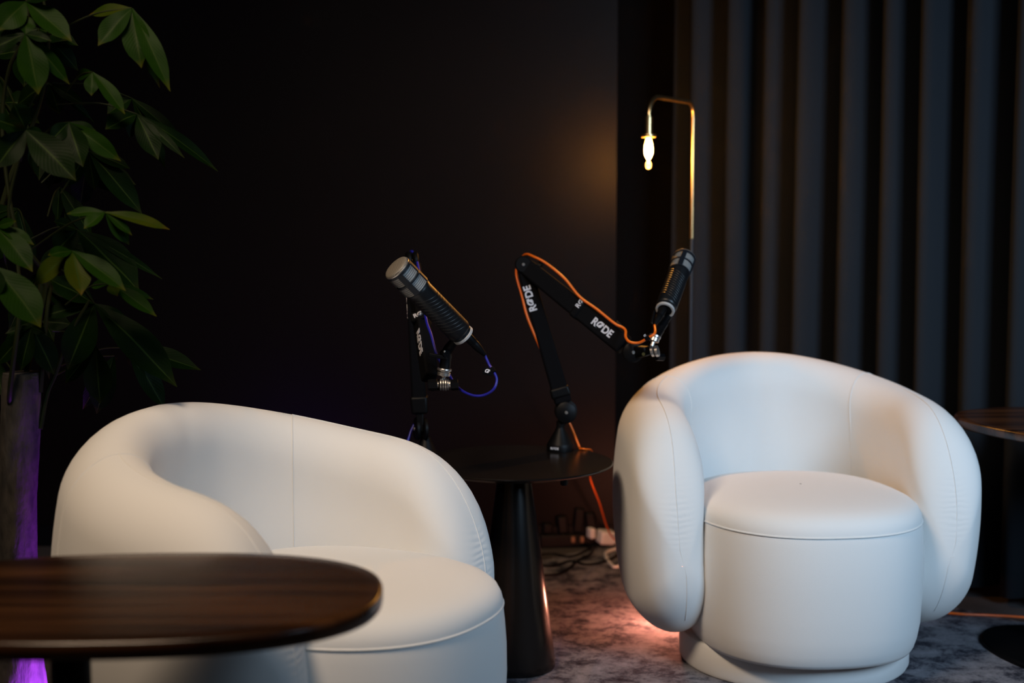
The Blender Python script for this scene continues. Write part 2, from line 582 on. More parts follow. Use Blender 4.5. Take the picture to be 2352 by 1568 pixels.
# ------------------------------------------------------------------ walnut tables
def walnut_table(label, c0, hx, hy, zt, post, rz, pr=.027, thick=.026):
    t = thing('walnut_table', label, 'table', (c0[0], c0[1], 0), rz, 'oval walnut tables')
    M0 = world_of(t)
    b = MB(); rows = []
    pw = 2.5
    for ins, z in [(.012, zt - thick), (.004, zt - thick + .002), (0, zt - thick + .007), (0, zt - .005), (.002, zt - .0015), (.006, zt), (.03, zt)]:
        row = []
        for k in range(120):
            a = 2 * math.pi * k / 120
            x = (hx - ins) * math.copysign(abs(math.cos(a)) ** (2 / pw), math.cos(a))
            y = (hy - ins) * math.copysign(abs(math.sin(a)) ** (2 / pw), math.sin(a))
            row.append(M0 @ Vector((x, y, z)))
        rows.append(row)
    b.grid(rows, close_v=True)
    b.f.append(tuple(range(119, -1, -1))); b.f.append(tuple(6 * 120 + k for k in range(120)))
    o = b.build('tabletop', WALNUT, t, angle=50)
    b = MB(); M = Matrix.Translation(M0 @ Vector((post[0], post[1], 0)))
    b.lathe([(pr, .012), (pr, zt - thick - .045)], M, 32); b.build('post', BLACK, t)
    b = MB(); b.lathe([(pr + .001, zt - thick - .046), (pr + .012, zt - thick - .030), (pr + .02, zt - thick - .012), (pr + .05, zt - thick - .008), (pr + .05, zt - thick)], M, 32); b.build('mounting_flange', BLACK, t)
    b = MB(); rows = []
    for ins, z in [(0, 0), (0, .008), (.004, .012), (.1, .013)]:
        rows.append([M0 @ Vector((post[0] * .6 + (hx * .83 - ins) * math.cos(2 * math.pi * k / 72), post[1] + (hy * .8 - ins) * math.sin(2 * math.pi * k / 72), z)) for k in range(72)])
    b.grid(rows, close_v=True)
    b.f.append(tuple(3 * 72 + k for k in range(72)))
    b.build('foot_plate', BLACK, t)
    return t


walnut_table('blurred oval walnut table in front of the cream-lit armchair', (-.53, 1.925), .35, .232, .587, (-.081, .0), R(3))
walnut_table('dark oval walnut table partly in view beyond the white armchair', (1.42, 3.45), .36, .232, .587, (.02, 0), R(-62))


# ------------------------------------------------------------------ floor lamp
LP = at(1587, 700, 4.30)
LX, LY = LP.x, LP.y
ztop = at(1587, 236, LY).z
bulb_top = at(1490, 310, LY - .26)
t = thing('floor_lamp', 'thin brass floor lamp with a bare glowing bulb beside the curtain', 'lamp', (LX, LY, 0))
b = MB(); b.lathe([(.11, -.010), (.112, -.006), (.112, .008), (.108, .012), (.012, .014)], Matrix.Translation((LX, LY, 0)), 48); b.build('base', BLACK, t)
zj = at(1587, 548, LY).z
b = MB(); b.tube([(LX, LY, .01), (LX, LY, zj + .01)], .0048, 14); b.build('lower_pole', DKSTEEL, t)
P1 = Vector((LX, LY, ztop)); BX, BY = bulb_top.x, bulb_top.y
arm_dir = Vector((BX - LX, BY - LY, 0)); al = arm_dir.length; arm_dir.normalize()
path = [Vector((LX, LY, zj)), Vector((LX, LY, (zj + ztop) / 2)), Vector((LX, LY, ztop - .05))]
for k in range(1, 9):
    a = math.pi / 2 * k / 8
    path.append(P1 + arm_dir * .035 * (1 - math.cos(a)) + Vector((0, 0, -.035 + .035 * math.sin(a))))
r2 = .06
for k in range(9):
    a = math.pi / 2 * k / 8
    path.append(P1 + arm_dir * (al - r2 + r2 * math.sin(a)) + Vector((0, 0, -r2 + r2 * math.cos(a))))
zs_ = at(1490, 268, BY).z; zc_ = at(1490, 312, BY).z
path.append(Vector((BX, BY, zs_ - .004)))
b = MB(); b.tube(path, .0062, 14); b.build('pole', BRASS, t)
b = MB(); b.lathe([(.0062, zs_ + .002), (.0105, zs_), (.0105, zc_ + .004), (.011, zc_)], Matrix.Translation((BX, BY, 0)), 24); b.build('socket', BRASS, t)
b = MB(); b.lathe([(.010, zc_ - .005), (.020, zc_ - .004), (.021, zc_), (.020, zc_ + .004), (.010, zc_ + .005)], Matrix.Translation((BX, BY, 0)), 32); b.build('collar', BRASS, t)
BULB = mat('glowing_bulb', (1, .7, .4), .3, emit=(1.0, .60, .17), estr=3.2)
b = MB(); zb = zc_ - .004
b.lathe([(.006, zb), (.008, zb - .006), (.0115, zb - .020), (.0125, zb - .034), (.0115, zb - .046), (.007, zb - .058), (.003, zb - .064), (.004, zb - .067), (.0075, zb - .072), (.0085, zb - .078), (.007, zb - .085), (.002, zb - .0885)], Matrix.Translation((BX, BY, 0)), 24)
b.build('bulb', BULB, t)
N_, L_, B_ = nodes(BULB)
tr_, mx_ = N_.new('ShaderNodeBsdfTransparent'), N_.new('ShaderNodeMixShader')
mx_.inputs[0].default_value = .5
L_.new(tr_.outputs[0], mx_.inputs[1]); L_.new(B_.outputs[0], mx_.inputs[2])
L_.new(mx_.outputs[0], N_['Material Output'].inputs['Surface'])
light('bulb_light', 'POINT', (BX, BY, zb - .038), (0, 0, 0), 22, (1.0, .42, .075), .006)


# ------------------------------------------------------------------ microphones, arms, cables
def microphone(label, tail, head, xh, bar, size=1.0):
    tail, head = Vector(tail), Vector(head)
    L = .212
    M = frame(tail, head - tail, xh) @ Matrix.Scale(size, 4)
    t = thing('microphone', label, 'microphone', tail, group='microphones on the boom arms')
    b = MB(); b.lathe([(.0175, .001), (.0180, 0), (.0225, 0), (.0235, .001), (.0235, .0055), (.0225, .0065), (.0175, .0065)], M, 40, cap=False); b.build('end_ring', LTGREY, t)
    b = MB(); b.lathe([(.0178, .0015), (.0178, .0064), (.012, .007)], M, 32); b.build('end_socket', BLACK, t)
    b = MB(); b.lathe([(.021, .0065), (.0225, .008), (.0225, .012), (.0245, .0135), (.0258, .018), (.0258, .138), (.0268, .141), (.0268, .146), (.0255, .149)], M, 48); b.build('body', RUBBER, t)
    # slanted ribs of the grip
    for k in range(12):
        zc = .0335 + k * .0083
        tilt = Matrix.Rotation(R(16), 4, 'X')
        pts = []
        for q in range(41):
            a = 2 * math.pi * q / 40
            pts.append(M @ Vector((.0240 * math.cos(a), .0240 * math.sin(a), zc - .011 * math.cos(a))))
        b = MB(); b.tube(pts, .0025, 10, cap=False); b.build('grip_rib', RUBBER, t)
    # grille: woven mesh cylinder in a frame of rings and bars
    b = MB(); rows = []; n = 48
    zz = [.148 + .054 * i / 6 for i in range(7)]
    b.grid([[M @ Vector((.0262 * math.cos(2 * math.pi * k / n), .0262 * math.sin(2 * math.pi * k / n), z)) for k in range(n + 1)] for z in zz])
    o = b.build('grille_mesh', GRILLE, t)
    uv = o.data.uv_layers.new(name='UVMap')
    for p in o.data.polygons:
        for li in p.loop_indices:
            vi = o.data.loops[li].vertex_index
            uv.data[li].uv = ((vi % (n + 1)) / n, (vi // (n + 1)) / 6)
    for z0, z1, r in ((.1455, .149, .0274), (.1715, .1765, .0288), (.199, .2045, .0292)):
        b = MB(); b.lathe([(.0255, z0), (r, z0 + .0006), (r, z1 - .0006), (.0255, z1)], M, 48); b.build('grille_ring', NAVY, t)
    for k in range(4):
        a = math.pi / 2 * k + bar
        M2 = M @ Matrix.Rotation(a, 4, 'Z') @ Matrix.Translation((.0266, 0, .175))
        b = MB(); b.box(.0032, .012, .056, M2); b.build('grille_bar', NAVY, t, bevel=.0006, bseg=2)
    # domed front mesh with a bright rim
    b = MB(); b.lathe([(.0285, .2045), (.0287, .2055), (.0287, .2068), (.0275, .2075)], M, 48, cap=False); b.build('front_rim', STEEL, t)
    b = MB(); prof = [(.0276, .2066), (.0272, .2092), (.0258, .2108), (.020, .2122), (.012, .2130), (.004, .2133), (.0003, .2133)]
    b.lathe(prof, M, 48)
    o = b.build('front_grille', GRILLE_CAP, t)
    uv = o.data.uv_layers.new(name='UVMap')
    Mi = M.inverted(); Pi = world_of(t)
    for p in o.data.polygons:
        for li in p.loop_indices:
            v = Mi @ (o.data.vertices[o.data.loops[li].vertex_index].co)
            uv.data[li].uv = (v.x / .058 + .5, v.y / .058 + .5)
    return t, M


def connector(parent_t, M, name='plug'):
    b = MB()
    b.lathe([(.0085, .004), (.0095, 0), (.0095, -.022), (.0088, -.024), (.0088, -.028), (.0092, -.030), (.0080, -.042), (.0050, -.058), (.0042, -.062)], M, 24)
    return b.build(name, BLACK, parent_t)


def link_bar(parent, a, b_, w0, w1, d, mt, name, side=(0, -1, 0), bevel=.006):
    a, b_ = Vector(a), Vector(b_)
    L = (b_ - a).length
    M = frame(a, b_ - a, side)         # local x = towards the camera side
    mb = MB()
    vs = []
    for z, w_ in ((0, w0), (L, w1)):
        for x in (-d / 2, d / 2):
            for y in (-w_ / 2, w_ / 2): vs.append(M @ Vector((x, y, z)))
    mb.add(vs, [(0, 1, 3, 2), (4, 6, 7, 5), (0, 4, 5, 1), (2, 3, 7, 6), (0, 2, 6, 4), (1, 5, 7, 3)])
    return mb.build(name, mt, parent, bevel=bevel), M, L


def joint(parent, c0, axis, r, d, name='joint', screw=STEEL):
    M = frame(c0, axis, (1, 0, .01))
    b = MB(); b.lathe([(r * .8, -d / 2), (r, -d / 2 + .003), (r, d / 2 - .003), (r * .85, d / 2)], M, 40)
    j = b.build(name, BLACK, parent)
    b = MB(); b.lathe([(.0042, d / 2 - .001), (.0042, d / 2 + .0018), (.0030, d / 2 + .0028)], M, 16)
    b.build('screw', screw, j)
    return j


YR = 3.56
camdir = Vector((0, -1, .05))
arm = thing('boom_stand', 'black jointed boom arm with an orange cable, clamped on the side table', 'microphone arm', (at(1288, 1030, YR).x, YR, TZ), 0, 'boom arms on the side table')
bx = at(1287, 1030, YR)
Mb = Matrix.Translation((bx.x, YR, TZ))
b = MB(); b.lathe([(.034, 0), (.0345, .002), (.0345, .016), (.032, .020), (.0115, .056), (.010, .060), (.010, .075)], Mb, 40); b.build('base', BLACK, arm)
# small white mark on the base band
ang = Vector((-.45, -.9, 0)).normalized()
lettering('RØDE', .0085, frame(Vector((bx.x, YR, TZ + .0095)) + ang * .0347, ang, (.9, -.45, 0)), WHITE, arm, bold=.0002)
J0, J1, J2 = at(1300, 945, YR), at(1202, 607, YR + .02), at(1453, 808, YR - .13)
joint(arm, J0 + Vector((0, -.012, 0)), camdir, .027, .022)
joint(arm, J0 + Vector((0, .014, 0)), camdir, .029, .02, screw=BLACK)
b = MB(); b.tube([bx + Vector((0, 0, .06 + TZ - bx.z)), J0 + Vector((0, .002, 0))], [.011, .013], 16); b.build('neck', BLACK, arm)
l0 = J0.lerp(J1, .06)
lo, LM, LL = link_bar(arm, l0, J1, .044, .037, .036, BLACKM, 'lower_arm')
s0, s1 = J0.lerp(J1, .10), J0.lerp(J1, .17)
link_bar(arm, s0, s1, .052, .049, .042, BLACK, 'collar', bevel=.006)
joint(arm, J1 + Vector((0, -.012, 0)), camdir, .0215, .024)
joint(arm, J1 + Vector((0, .014, 0)), camdir, .0215, .02, screw=BLACK)
up, UM, UL = link_bar(arm, J1.lerp(J2, .03), J1.lerp(J2, .93), .043, .050, .036, BLACKM, 'upper_arm')
joint(arm, J2 + Vector((0, -.004, 0)), camdir, .025, .03)
J3 = at(1492, 806, YR - .17)
link_bar(arm, J2, J2.lerp(J3, .9), .034, .022, .022, BLACK, 'tip', bevel=.004)
b = MB(); q = at(1477, 812, YR - .162); b.lathe([(.004, 0), (.004, .004)], frame(q + Vector((0, -.008, 0)), camdir), 12); b.build('screw', GOLD, arm)


def on_link(M, L, u, v, d):           # point and axes on the camera-side face of a link (u along it, v across it)
    return M @ Vector((d / 2 + .0006, v, u * L)), (M.to_3x3() @ Vector((0, 0, 1))), (M.to_3x3() @ Vector((1, 0, 0)))


o_, zc_ax, nx = on_link(UM, UL, .795, 0, .036)
lettering('RØDE', .0265, frame(o_, nx, zc_ax), WHITE, up, bold=.0009, squeeze=.88)
o_, zc_ax, nx = on_link(LM, LL, .755, 0, .036)
# shift towards the outer edge of the lower arm
lettering('RØDE', .026, frame(o_ + Vector((-.007, 0, 0)), nx, zc_ax), WHITE, lo, bold=.0009, squeeze=.95)

# swivel and adapter at the arm's end
sw = at(1503, 806, YR - .18)
for k, dx in enumerate((-.004, .006)):
    M = frame(sw + Vector((dx, -dx * .3, 0)), Vector((1, -.35, .25)), (0, 0, 1))
    b = MB(); b.lathe([(.010, -.004), (.0135, -.003), (.0135, .003), (.010, .004)], M, 28); b.build('swivel_washer', STEEL, arm)
kn = at(1512, 818, YR - .16)
b = MB(); b.lathe([(.006, -.012), (.0095, -.010), (.0095, .010), (.006, .012)], frame(at(1516, 820, YR - .15), (.8, .5, -.1)), 6); b.build('knob', BLACK, arm, angle=20)
ad0, ad1 = at(1497, 795, YR - .18), at(1509, 760, YR - .17)
M = frame(ad0, ad1 - ad0); l_ = (ad1 - ad0).length
b = MB(); b.lathe([(.005, 0), (.005, .012), (.0125, .013), (.0125, .021), (.011, .022), (.014, .023), (.014, .0275), (.010, .029)], M, 28); b.build('thread_adapter', STEEL, arm)
tailR, headR = at(1527, 713, YR - .115), at(1573, 590, YR + .04)
mt0, mt1 = M @ Vector((0, 0, .027)), tailR + Vector((.012, .016, -.014))
b = MB(); b.tube(spline([mt0, mt0.lerp(mt1, .4) + Vector((.002, .012, 0)), mt1], 6), [.0125] * 5 + [.011] * 4 + [.009] * 4, 16); b.build('mount_neck', BLACK, arm)
lv = at(1497, 742, YR - .15)
b = MB(); b.tube([at(1503, 715, YR - .12), lv, at(1512, 762, YR - .155)], [.0035, .005, .006], 10); b.build('lever', BLACK, arm)

micR, MR = microphone('black microphone on the orange-cabled boom arm above the white armchair', tailR, headR, (1, 0, 0), 0.0)
cabR = thing('microphone_cable', 'orange cable running along the boom arm and off the table', 'cable', at(1330, 1028, YR))
connector(cabR, MR @ Matrix.Translation((-.004, -.004, 0)) @ Matrix.Rotation(R(6), 4, 'Y'))
tipR = MR @ Vector((-.010, -.004, -.062))
cp = [tipR, at(1504, 765, YR - .21), at(1488, 776, YR - .21), at(1467, 787, YR - .20), at(1446, 785, YR - .19), at(1437, 773, YR - .17), at(1437, 760, YR - .15),
      at(1430, 752, YR - .14), at(1412, 743, YR - .13), at(1372, 711, YR - .10), at(1332, 682, YR - .075), at(1297, 640, YR - .05), at(1255, 605, YR - .02), at(1225, 589, YR), at(1208, 584, YR + .03),
      at(1196, 595, YR + .05), at(1187, 615, YR + .045), at(1187, 637, YR + .03), at(1199, 680, YR + .01), at(1211, 727, YR), at(1236, 788, YR), at(1258, 840, YR), at(1272, 880, YR), at(1282, 915, YR + .02),
      at(1300, 955, YR + .035), at(1314, 985, YR + .03), at(1331, 1027, YR + .01)]
e = cp[-1]
b = MB(); b.tube(spline(cp, 6), .0033, 10)
b.build('cord', ORANGE, cabR)
rim = at(1345, 1050, YR + .02)
cp2 = [Vector((e.x, e.y, TZ + .003)), Vector((.185, 3.56, TZ + .003)), Vector((.205, 3.60, TZ - .01)), Vector((.205, 3.62, TZ - .06)), at(1356, 1100, 3.9), at(1375, 1150, 4.25), at(1408, 1235, 4.54), Vector((.42, 4.55, .03)), Vector((.50, 4.50, .0035)), Vector((.7, 4.42, .0035)), Vector((1.0, 4.25, .0035))]
b = MB(); b.tube(spline(cp2, 6), .0026, 8); b.build('cord', ORANGE, cabR)
# hook-and-loop tags
def strap(parent, p, axis, w_, r, nm='cable_tie'):
    b = MB(); M = frame(p, axis); b.lathe([(r * .8, -w_ / 2), (r, -w_ / 2 + .001), (r, w_ / 2 - .001), (r * .8, w_ / 2)], M, 20)
    return b.build(nm, BLACKM, parent)


strap(cabR, at(1487, 776, YR - .21), at(1504, 765, YR - .21) - at(1470, 786, YR - .20), .012, .006)
tq = at(1482, 771, YR - .222)
lettering('Ø', .008, frame(tq, (0, -1, .1), (1, 0, .6)), WHITE, cabR, bold=.0003)
# strap round the upper arm
us = J1.lerp(J2, .53)
link_bar(arm, J1.lerp(J2, .495), J1.lerp(J2, .555), .0515, .052, .042, BLACKM, 'cable_strap', bevel=.006)
o_, zc_ax, nx = on_link(UM, UL, .545, 0, .043)
yy = UM.to_3x3() @ Vector((0, 1, 0))
if yy.z < 0: yy = -yy
lettering('RØ', .017, frame(o_ + yy * .0125, nx, yy), WHITE, arm, bold=.0004)
for u in (.10, .80): 
    q = J1.lerp(J2, u) + yy * .026
    b = MB(); b.box(.012, .02, .012, frame(q, J2 - J1, (0, -1, 0))); b.build('cable_clip', BLACK, arm, bevel=.002)

# ---- left arm, seen end on, with the large microphone
YL = 3.44
arm2 = thing('boom_stand', 'black jointed boom arm with an indigo cable, rising behind the cream-lit armchair', 'microphone arm', (at(970, 1000, YL).x, YL, TZ), 0, 'boom arms on the side table')
K_0, K_1, K_2 = at(967, 985, YL), at(946, 598, YL), at(990, 884, YL - .25)
ax2 = Vector((-1, -.25, 0))
b = MB(); b.lathe([(.028, 0), (.0285, .002), (.0285, .014), (.026, .018), (.012, .05), (.010, .054)], Matrix.Translation((K_0.x + .012, YL, TZ)), 40); b.build('base', BLACK, arm2)
b = MB(); b.tube([(K_0.x + .012, YL, TZ + .05), K_0 + Vector((.0, 0, -.012))], .011, 16); b.build('neck', BLACK, arm2)
for dx in (-.010, .010):
    joint(arm2, K_0 + Vector((dx, -dx * .2, 0)), ax2, .028, .012)
link_bar(arm2, K_0 + Vector((0, -.012, -.005)), K_0.lerp(K_1, .12) + Vector((0, -.012, 0)), .016, .02, .012, BLACK, 'fork', bevel=.003)
lo2, LM2, LL2 = link_bar(arm2, K_0.lerp(K_1, .10), K_1.lerp(K_0, .02), .037, .031, .04, BLACKM, 'lower_arm')
link_bar(arm2, K_0.lerp(K_1, .095), K_0.lerp(K_1, .20), .040, .043, .046, BLACK, 'collar')
for dx in (-.008, .008):
    joint(arm2, K_1 + Vector((dx, -dx * .2, 0)), ax2, .022, .012, screw=GOLD)
up2, UM2, UL2 = link_bar(arm2, K_1.lerp(K_2, .04), K_1.lerp(K_2, .95), .034, .038, .032, BLACKM, 'upper_arm', side=(-.86, -.5, 0))
# lettering along the left side faces
def side_text(M, L, u, size, w0, parent, xoff=0.0):
    xa = M.to_3x3() @ Vector((0, 0, 1)); ny = M.to_3x3() @ Vector((0, 1, 0))
    p = M @ Vector((xoff, 0, u * L))
    s = -1 if ny.x > 0 else 1
    n_ = (ny * s + Vector((0, -.35, 0))).normalized()
    lettering('RØDE', size, frame(p + ny * s * (w0 / 2 + .0006), ny * s, xa), WHITE, parent, bold=.0005)


side_text(LM2, LL2, .73, .026, .0335, lo2)
o_, za, nx = on_link(UM2, UL2, .72, .009 * (1 if UM2[0][1] > 0 else -1), .032)
lettering('RØDE', .026, frame(o_, nx, za), WHITE, up2, bold=.0007, squeeze=1.0)
_, SM, SL = link_bar(arm2, K_1.lerp(K_2, .46), K_1.lerp(K_2, .53), .040, .040, .044, BLACKM, 'cable_strap', bevel=.005, side=(-.1, -1, 0))
o_, za, nx = on_link(SM, SL, .5, 0, .044)
lettering('RØ', .016, frame(o_, nx, (1, 0, .5)), WHITE, arm2, bold=.0005)
# end tip, hexagonal knobs, steel washers, adapter
YS = 3.14
sc2 = at(1018, 883, YS)
b = MB(); b.tube([K_2, at(1000, 884, YS + .05), at(1008, 884, YS + .015)], [.014, .013, .012], 16); b.build('tip', BLACK, arm2)
for x0, x1, rr in ((983, 1005, .0125), (1035, 1053, .0125)):
    p0, p1 = at(x0, 884, YS), at(x1, 883, YS)
    M = frame(p0, p1 - p0, (0, 0, 1)); L_ = (p1 - p0).length
    b = MB(); b.lathe([(rr * .9, 0), (rr, .0015), (rr, L_ - .0015), (rr * .9, L_)], M, 6); b.build('knob', BLACK, arm2, smooth=False)
for xx, rr, hw in ((1006, .0075, .002), (1013, .0135, .0022), (1018.5, .0142, .0018), (1024, .0142, .0022), (1029, .0130, .0015), (1033, .009, .003)):
    M = frame(at(xx, 883, YS), (1, 0, .01), (0, 0, 1))
    b = MB(); b.lathe([(rr * .85, -hw), (rr, -hw + .0006), (rr, hw - .0006), (rr * .85, hw)], M, 32); b.build('swivel_washer', STEEL, arm2)
A0, A1 = at(1018, 872, YS), at(1021, 845, YS)
M = frame(A0, A1 - A0)
b = MB(); b.lathe([(.0045, 0), (.0045, .008), (.0135, .009), (.0145, .010), (.0145, .0165), (.0135, .0175), (.0125, .018), (.0125, .0195), (.0160, .0205), (.0165, .022), (.0165, .0245), (.0155, .026), (.012, .026)], M, 36); b.build('thread_adapter', STEEL, arm2)
tailL, headL = at(1066, 772, 3.09), at(906, 609, 3.0)
mq = at(1022, 846, YS)
b = MB(); b.tube(spline([mq, at(1024, 825, YS), at(1028, 805, YS - .005), at(1045, 782, 3.115), at(1054, 764, 3.10)], 5), [.0125] * 9 + [.0115] * 4 + [.0105] * 4 + [.010] * 4, 18); b.build('mount_neck', BLACK, arm2)
b = MB(); b.lathe([(.008, -.012), (.0095, -.010), (.0095, .010), (.008, .012)], frame(at(1022, 812, YS - .012), (.35, -1, .1)), 24); b.build('pivot', BLACKM, arm2)
b = MB(); b.box(.042, .008, .009, frame(at(1006, 818, YS - .02), (.2, 0, 1), (1, 0, .28))); b.build('lever', BLACK, arm2, bevel=.0025)
b = MB(); b.lathe([(.0016, 0), (.0022, .0015), (.0012, .002)], frame(at(1021, 807, YS - .025), camdir), 12); b.build('screw', STEEL, arm2)

micL, ML = microphone('large black microphone with grey mesh grille on the indigo-cabled boom arm', tailL, headL, (1, 0, .3), 0.0, 1.08)
cabL = thing('microphone_cable', 'indigo cable looping from the large microphone to its boom arm', 'cable', tailL)
connector(cabL, ML @ Matrix.Translation((.004, .003, 0)) @ Matrix.Rotation(R(-4), 4, 'X'))
tipL = ML @ Vector((.004, .003, -.060))
cpl = [tipL, at(1124, 838, 3.11), at(1134, 853, 3.10), at(1141, 872, 3.095), at(1134, 893, 3.09), at(1115, 906, 3.10), at(1093, 909, 3.11), at(1070, 902, 3.13), at(1050, 888, 3.165), at(1037, 870, 3.18), at(1027, 850, 3.185), at(1010, 828, 3.18), at(1000, 806, 3.18), at(990, 768, 3.21), at(979, 735, 3.25),
       at(970, 670, 3.34), at(962, 620, 3.40), at(955, 592, 3.43), at(945, 577, 3.45), at(938, 600, 3.47), at(944, 700, 3.47), at(958, 860, 3.47), at(964, 945, 3.47), at(956, 965, 3.46), at(945, 988, 3.45), at(938, 1008, 3.44), at(925, 1045, 3.43), at(920, 1100, 3.42), Vector((-.26, 3.46, .1)), Vector((-.3, 3.5, .004)), Vector((-.3, 3.9, .004))]
b = MB(); b.tube(spline(cpl, 6), .0031, 10); b.build('cord', INDIGO, cabL)
p = at(1132, 850, 3.101)
strap(cabL, p, at(1139, 864, 3.095) - at(1124, 838, 3.11), .013, .0055)
flag = at(1121, 853, 3.096)
b = MB(); b.box(.024, .0018, .016, frame(flag, (.25, 0, 1), (1, 0, -.25))); b.build('cable_tie', BLACKM, cabL, bevel=.0008)
lettering('Ø', .0145, frame(at(1119.5, 853.5, 3.093), (0, -1, .1), (1, 0, -.3)), WHITE, cabL, bold=.0005)

# ------------------------------------------------------------------ things on the floor by the wall
wa = floor_at(1392, 1252, 0.0)
t = thing('power_adapter', 'white power adapter glowing in the floor light beside the white armchair', 'adapter', wa)
b = MB(); b.box(.055, .05, .045, frame(wa + Vector((0, 0, .028)), (0.15, 0, 1), (.9, .35, -.1))); b.build('housing', WHITEP, t, bevel=.007)
b = MB(); b.box(.02, .035, .035, frame(wa + Vector((-.05, -.0, .042)), (0, 0, 1), (.9, .35, .3))); b.build('plug', WHITEP, t, bevel=.005)
cw = [wa + Vector((.035, -.01, .016)), wa + Vector((.05, -.05, .008)), floor_at(1394, 1268, .002), floor_at(1393, 1280, .002), floor_at(1400, 1292, .002), floor_at(1412, 1302, .002), floor_at(1425, 1296, .002), floor_at(1435, 1270, .002)]
b = MB(); b.tube(spline(cw, 6), .0055, 8); b.build('cord', WHITEP, t)
ps = floor_at(1305, 1254, Z0)
t = thing('power_strip', 'black power strip with plugs on the floor against the back wall', 'power strip', ps)
b = MB(); b.box(.20, .055, .045, frame(ps + Vector((.0, 0, .023)), (0, 0, 1), (.95, .1, 0))); b.build('housing', BLACK, t, bevel=.006)
for k, (dx, h_) in enumerate(((-.07, .035), (-.02, .06), (.035, .085), (.075, .07))):
    b = MB(); b.box(.034, .036, h_, frame(ps + Vector((dx, .012 * (dx > 0), .045 + h_ / 2)), (.1 * (-1) ** k, 0, 1), (.95, .1, 0))); pl = b.build('plug', BLACK, t, bevel=.006)
for dx in (.015, .045):  # small plugs; the orange floor light is put into their tan colour
    b = MB(); b.box(.012, .012, .02, frame(ps + Vector((dx, -.03, .03)), (0, 0, 1), (.95, .1, 0))); b.build('small_plug', mat('orange_lit_plug', (.25, .12, .06), .5), t, bevel=.003)
fl = [('thin black cable lying along the carpet edge behind the side table', [(1225, 1275), (1270, 1272), (1310, 1278), (1350, 1262), (1375, 1250)]),
      ('black cable snaking across the carpet behind the side table', [(1225, 1292), (1265, 1300), (1310, 1288), (1350, 1296), (1400, 1285), (1430, 1262)]),
      ('black cable curving from the power strip onto the carpet', [(1345, 1248), (1362, 1258), (1352, 1275), (1330, 1285), (1290, 1315), (1240, 1322)])]
for lb, pts in fl:
    b = MB(); b.tube(spline([floor_at(x, y, .004) for x, y in pts], 8), .004, 8)
    tag(b.build('power_cable', BLACK), lb, 'cable', 'cables on the floor')
b = MB(); b.tube(spline([floor_at(x, y, .004) for x, y in [(2150, 1404), (2210, 1410), (2280, 1413), (2360, 1418), (2480, 1430)]], 8), .0035, 8)
tag(b.build('floor_cable', ORANGE), 'orange cable lying on the carpet beside the dark walnut table', 'cable')

# ------------------------------------------------------------------ money tree
YT = 2.75
pb = at(-25, 1568, YT)
tree = thing('potted_tree', 'tall money tree with drooping palmate leaves beside the cream-lit armchair', 'plant', (pb.x, YT, 0))
b = MB(); b.lathe([(.098, 0), (.102, .004), (.116, .15), (.118, .155), (.112, .157), (.108, .135)], Matrix.Translation((pb.x, YT, 0)), 40); b.build('pot', POT, tree)
b = MB(); b.lathe([(.107, .130), (.07, .140), (.01, .142)], Matrix.Translation((pb.x, YT, 0)), 32); b.build('soil', SOIL, tree)
rng = np.random.default_rng(3)
rows = []
spec = [(855, 50, 41), (870, 50, 43), (950, 47, 45), (1050, 44, 44), (1150, 41, 43), (1280, 38, 46), (1400, 34, 55), (1490, 28, 67), (1568, 20, 84), (1640, 10, 105)]
for i in range(len(spec) - 1):
    for k in range(6):
        u = k / 6
        y, cx, hw = [spec[i][j] * (1 - u) + spec[i + 1][j] * u for j in range(3)]
        p = at(cx, y, YT); r = hw / FPX * YT
        rows.append([p + Vector((math.cos(a), math.sin(a), 0)) * r * (1 + .025 * math.sin(3 * a + y * .02) + rng.normal() * .010) for a in [2 * math.pi * q / 28 for q in range(28)]])
b = MB(); b.grid(rows, close_v=True); b.f.append(tuple(range(27, -1, -1))); b.build('trunk', TRUNK, tree)
branches = [[(28, 948, 0), (22, 915, -.04), (28, 850, -.05), (40, 760, -.05), (46, 690, -.03), (40, 600, 0), (20, 480, 0), (45, 360, 0), (62, 296, 0)],
            [(92, 985, 0), (108, 905, .02), (128, 858, .03), (165, 760, .03), (205, 690, .02)],
            [(60, 858, .01), (90, 740, .02), (105, 640, .02), (66, 576, 0), (30, 500, 0), (5, 300, .02), (20, 160, .02), (58, 78, 0), (70, -60, 0)],
            [(92, 900, .0), (98, 830, .0), (110, 700, .02), (128, 610, .04), (150, 560, .05)],
            [(5, 470, .01), (30, 390, .02), (70, 300, .03), (105, 180, .02), (110, 60, .0), (90, -40, .0)]]
for bp in branches:
    pts = spline([at(x, y, YT + d) for x, y, d in bp], 6)
    b = MB(); b.tube(pts, [.0055 - .003 * i / len(pts) for i in range(len(pts))], 8); b.build('branch', STEM, tree)


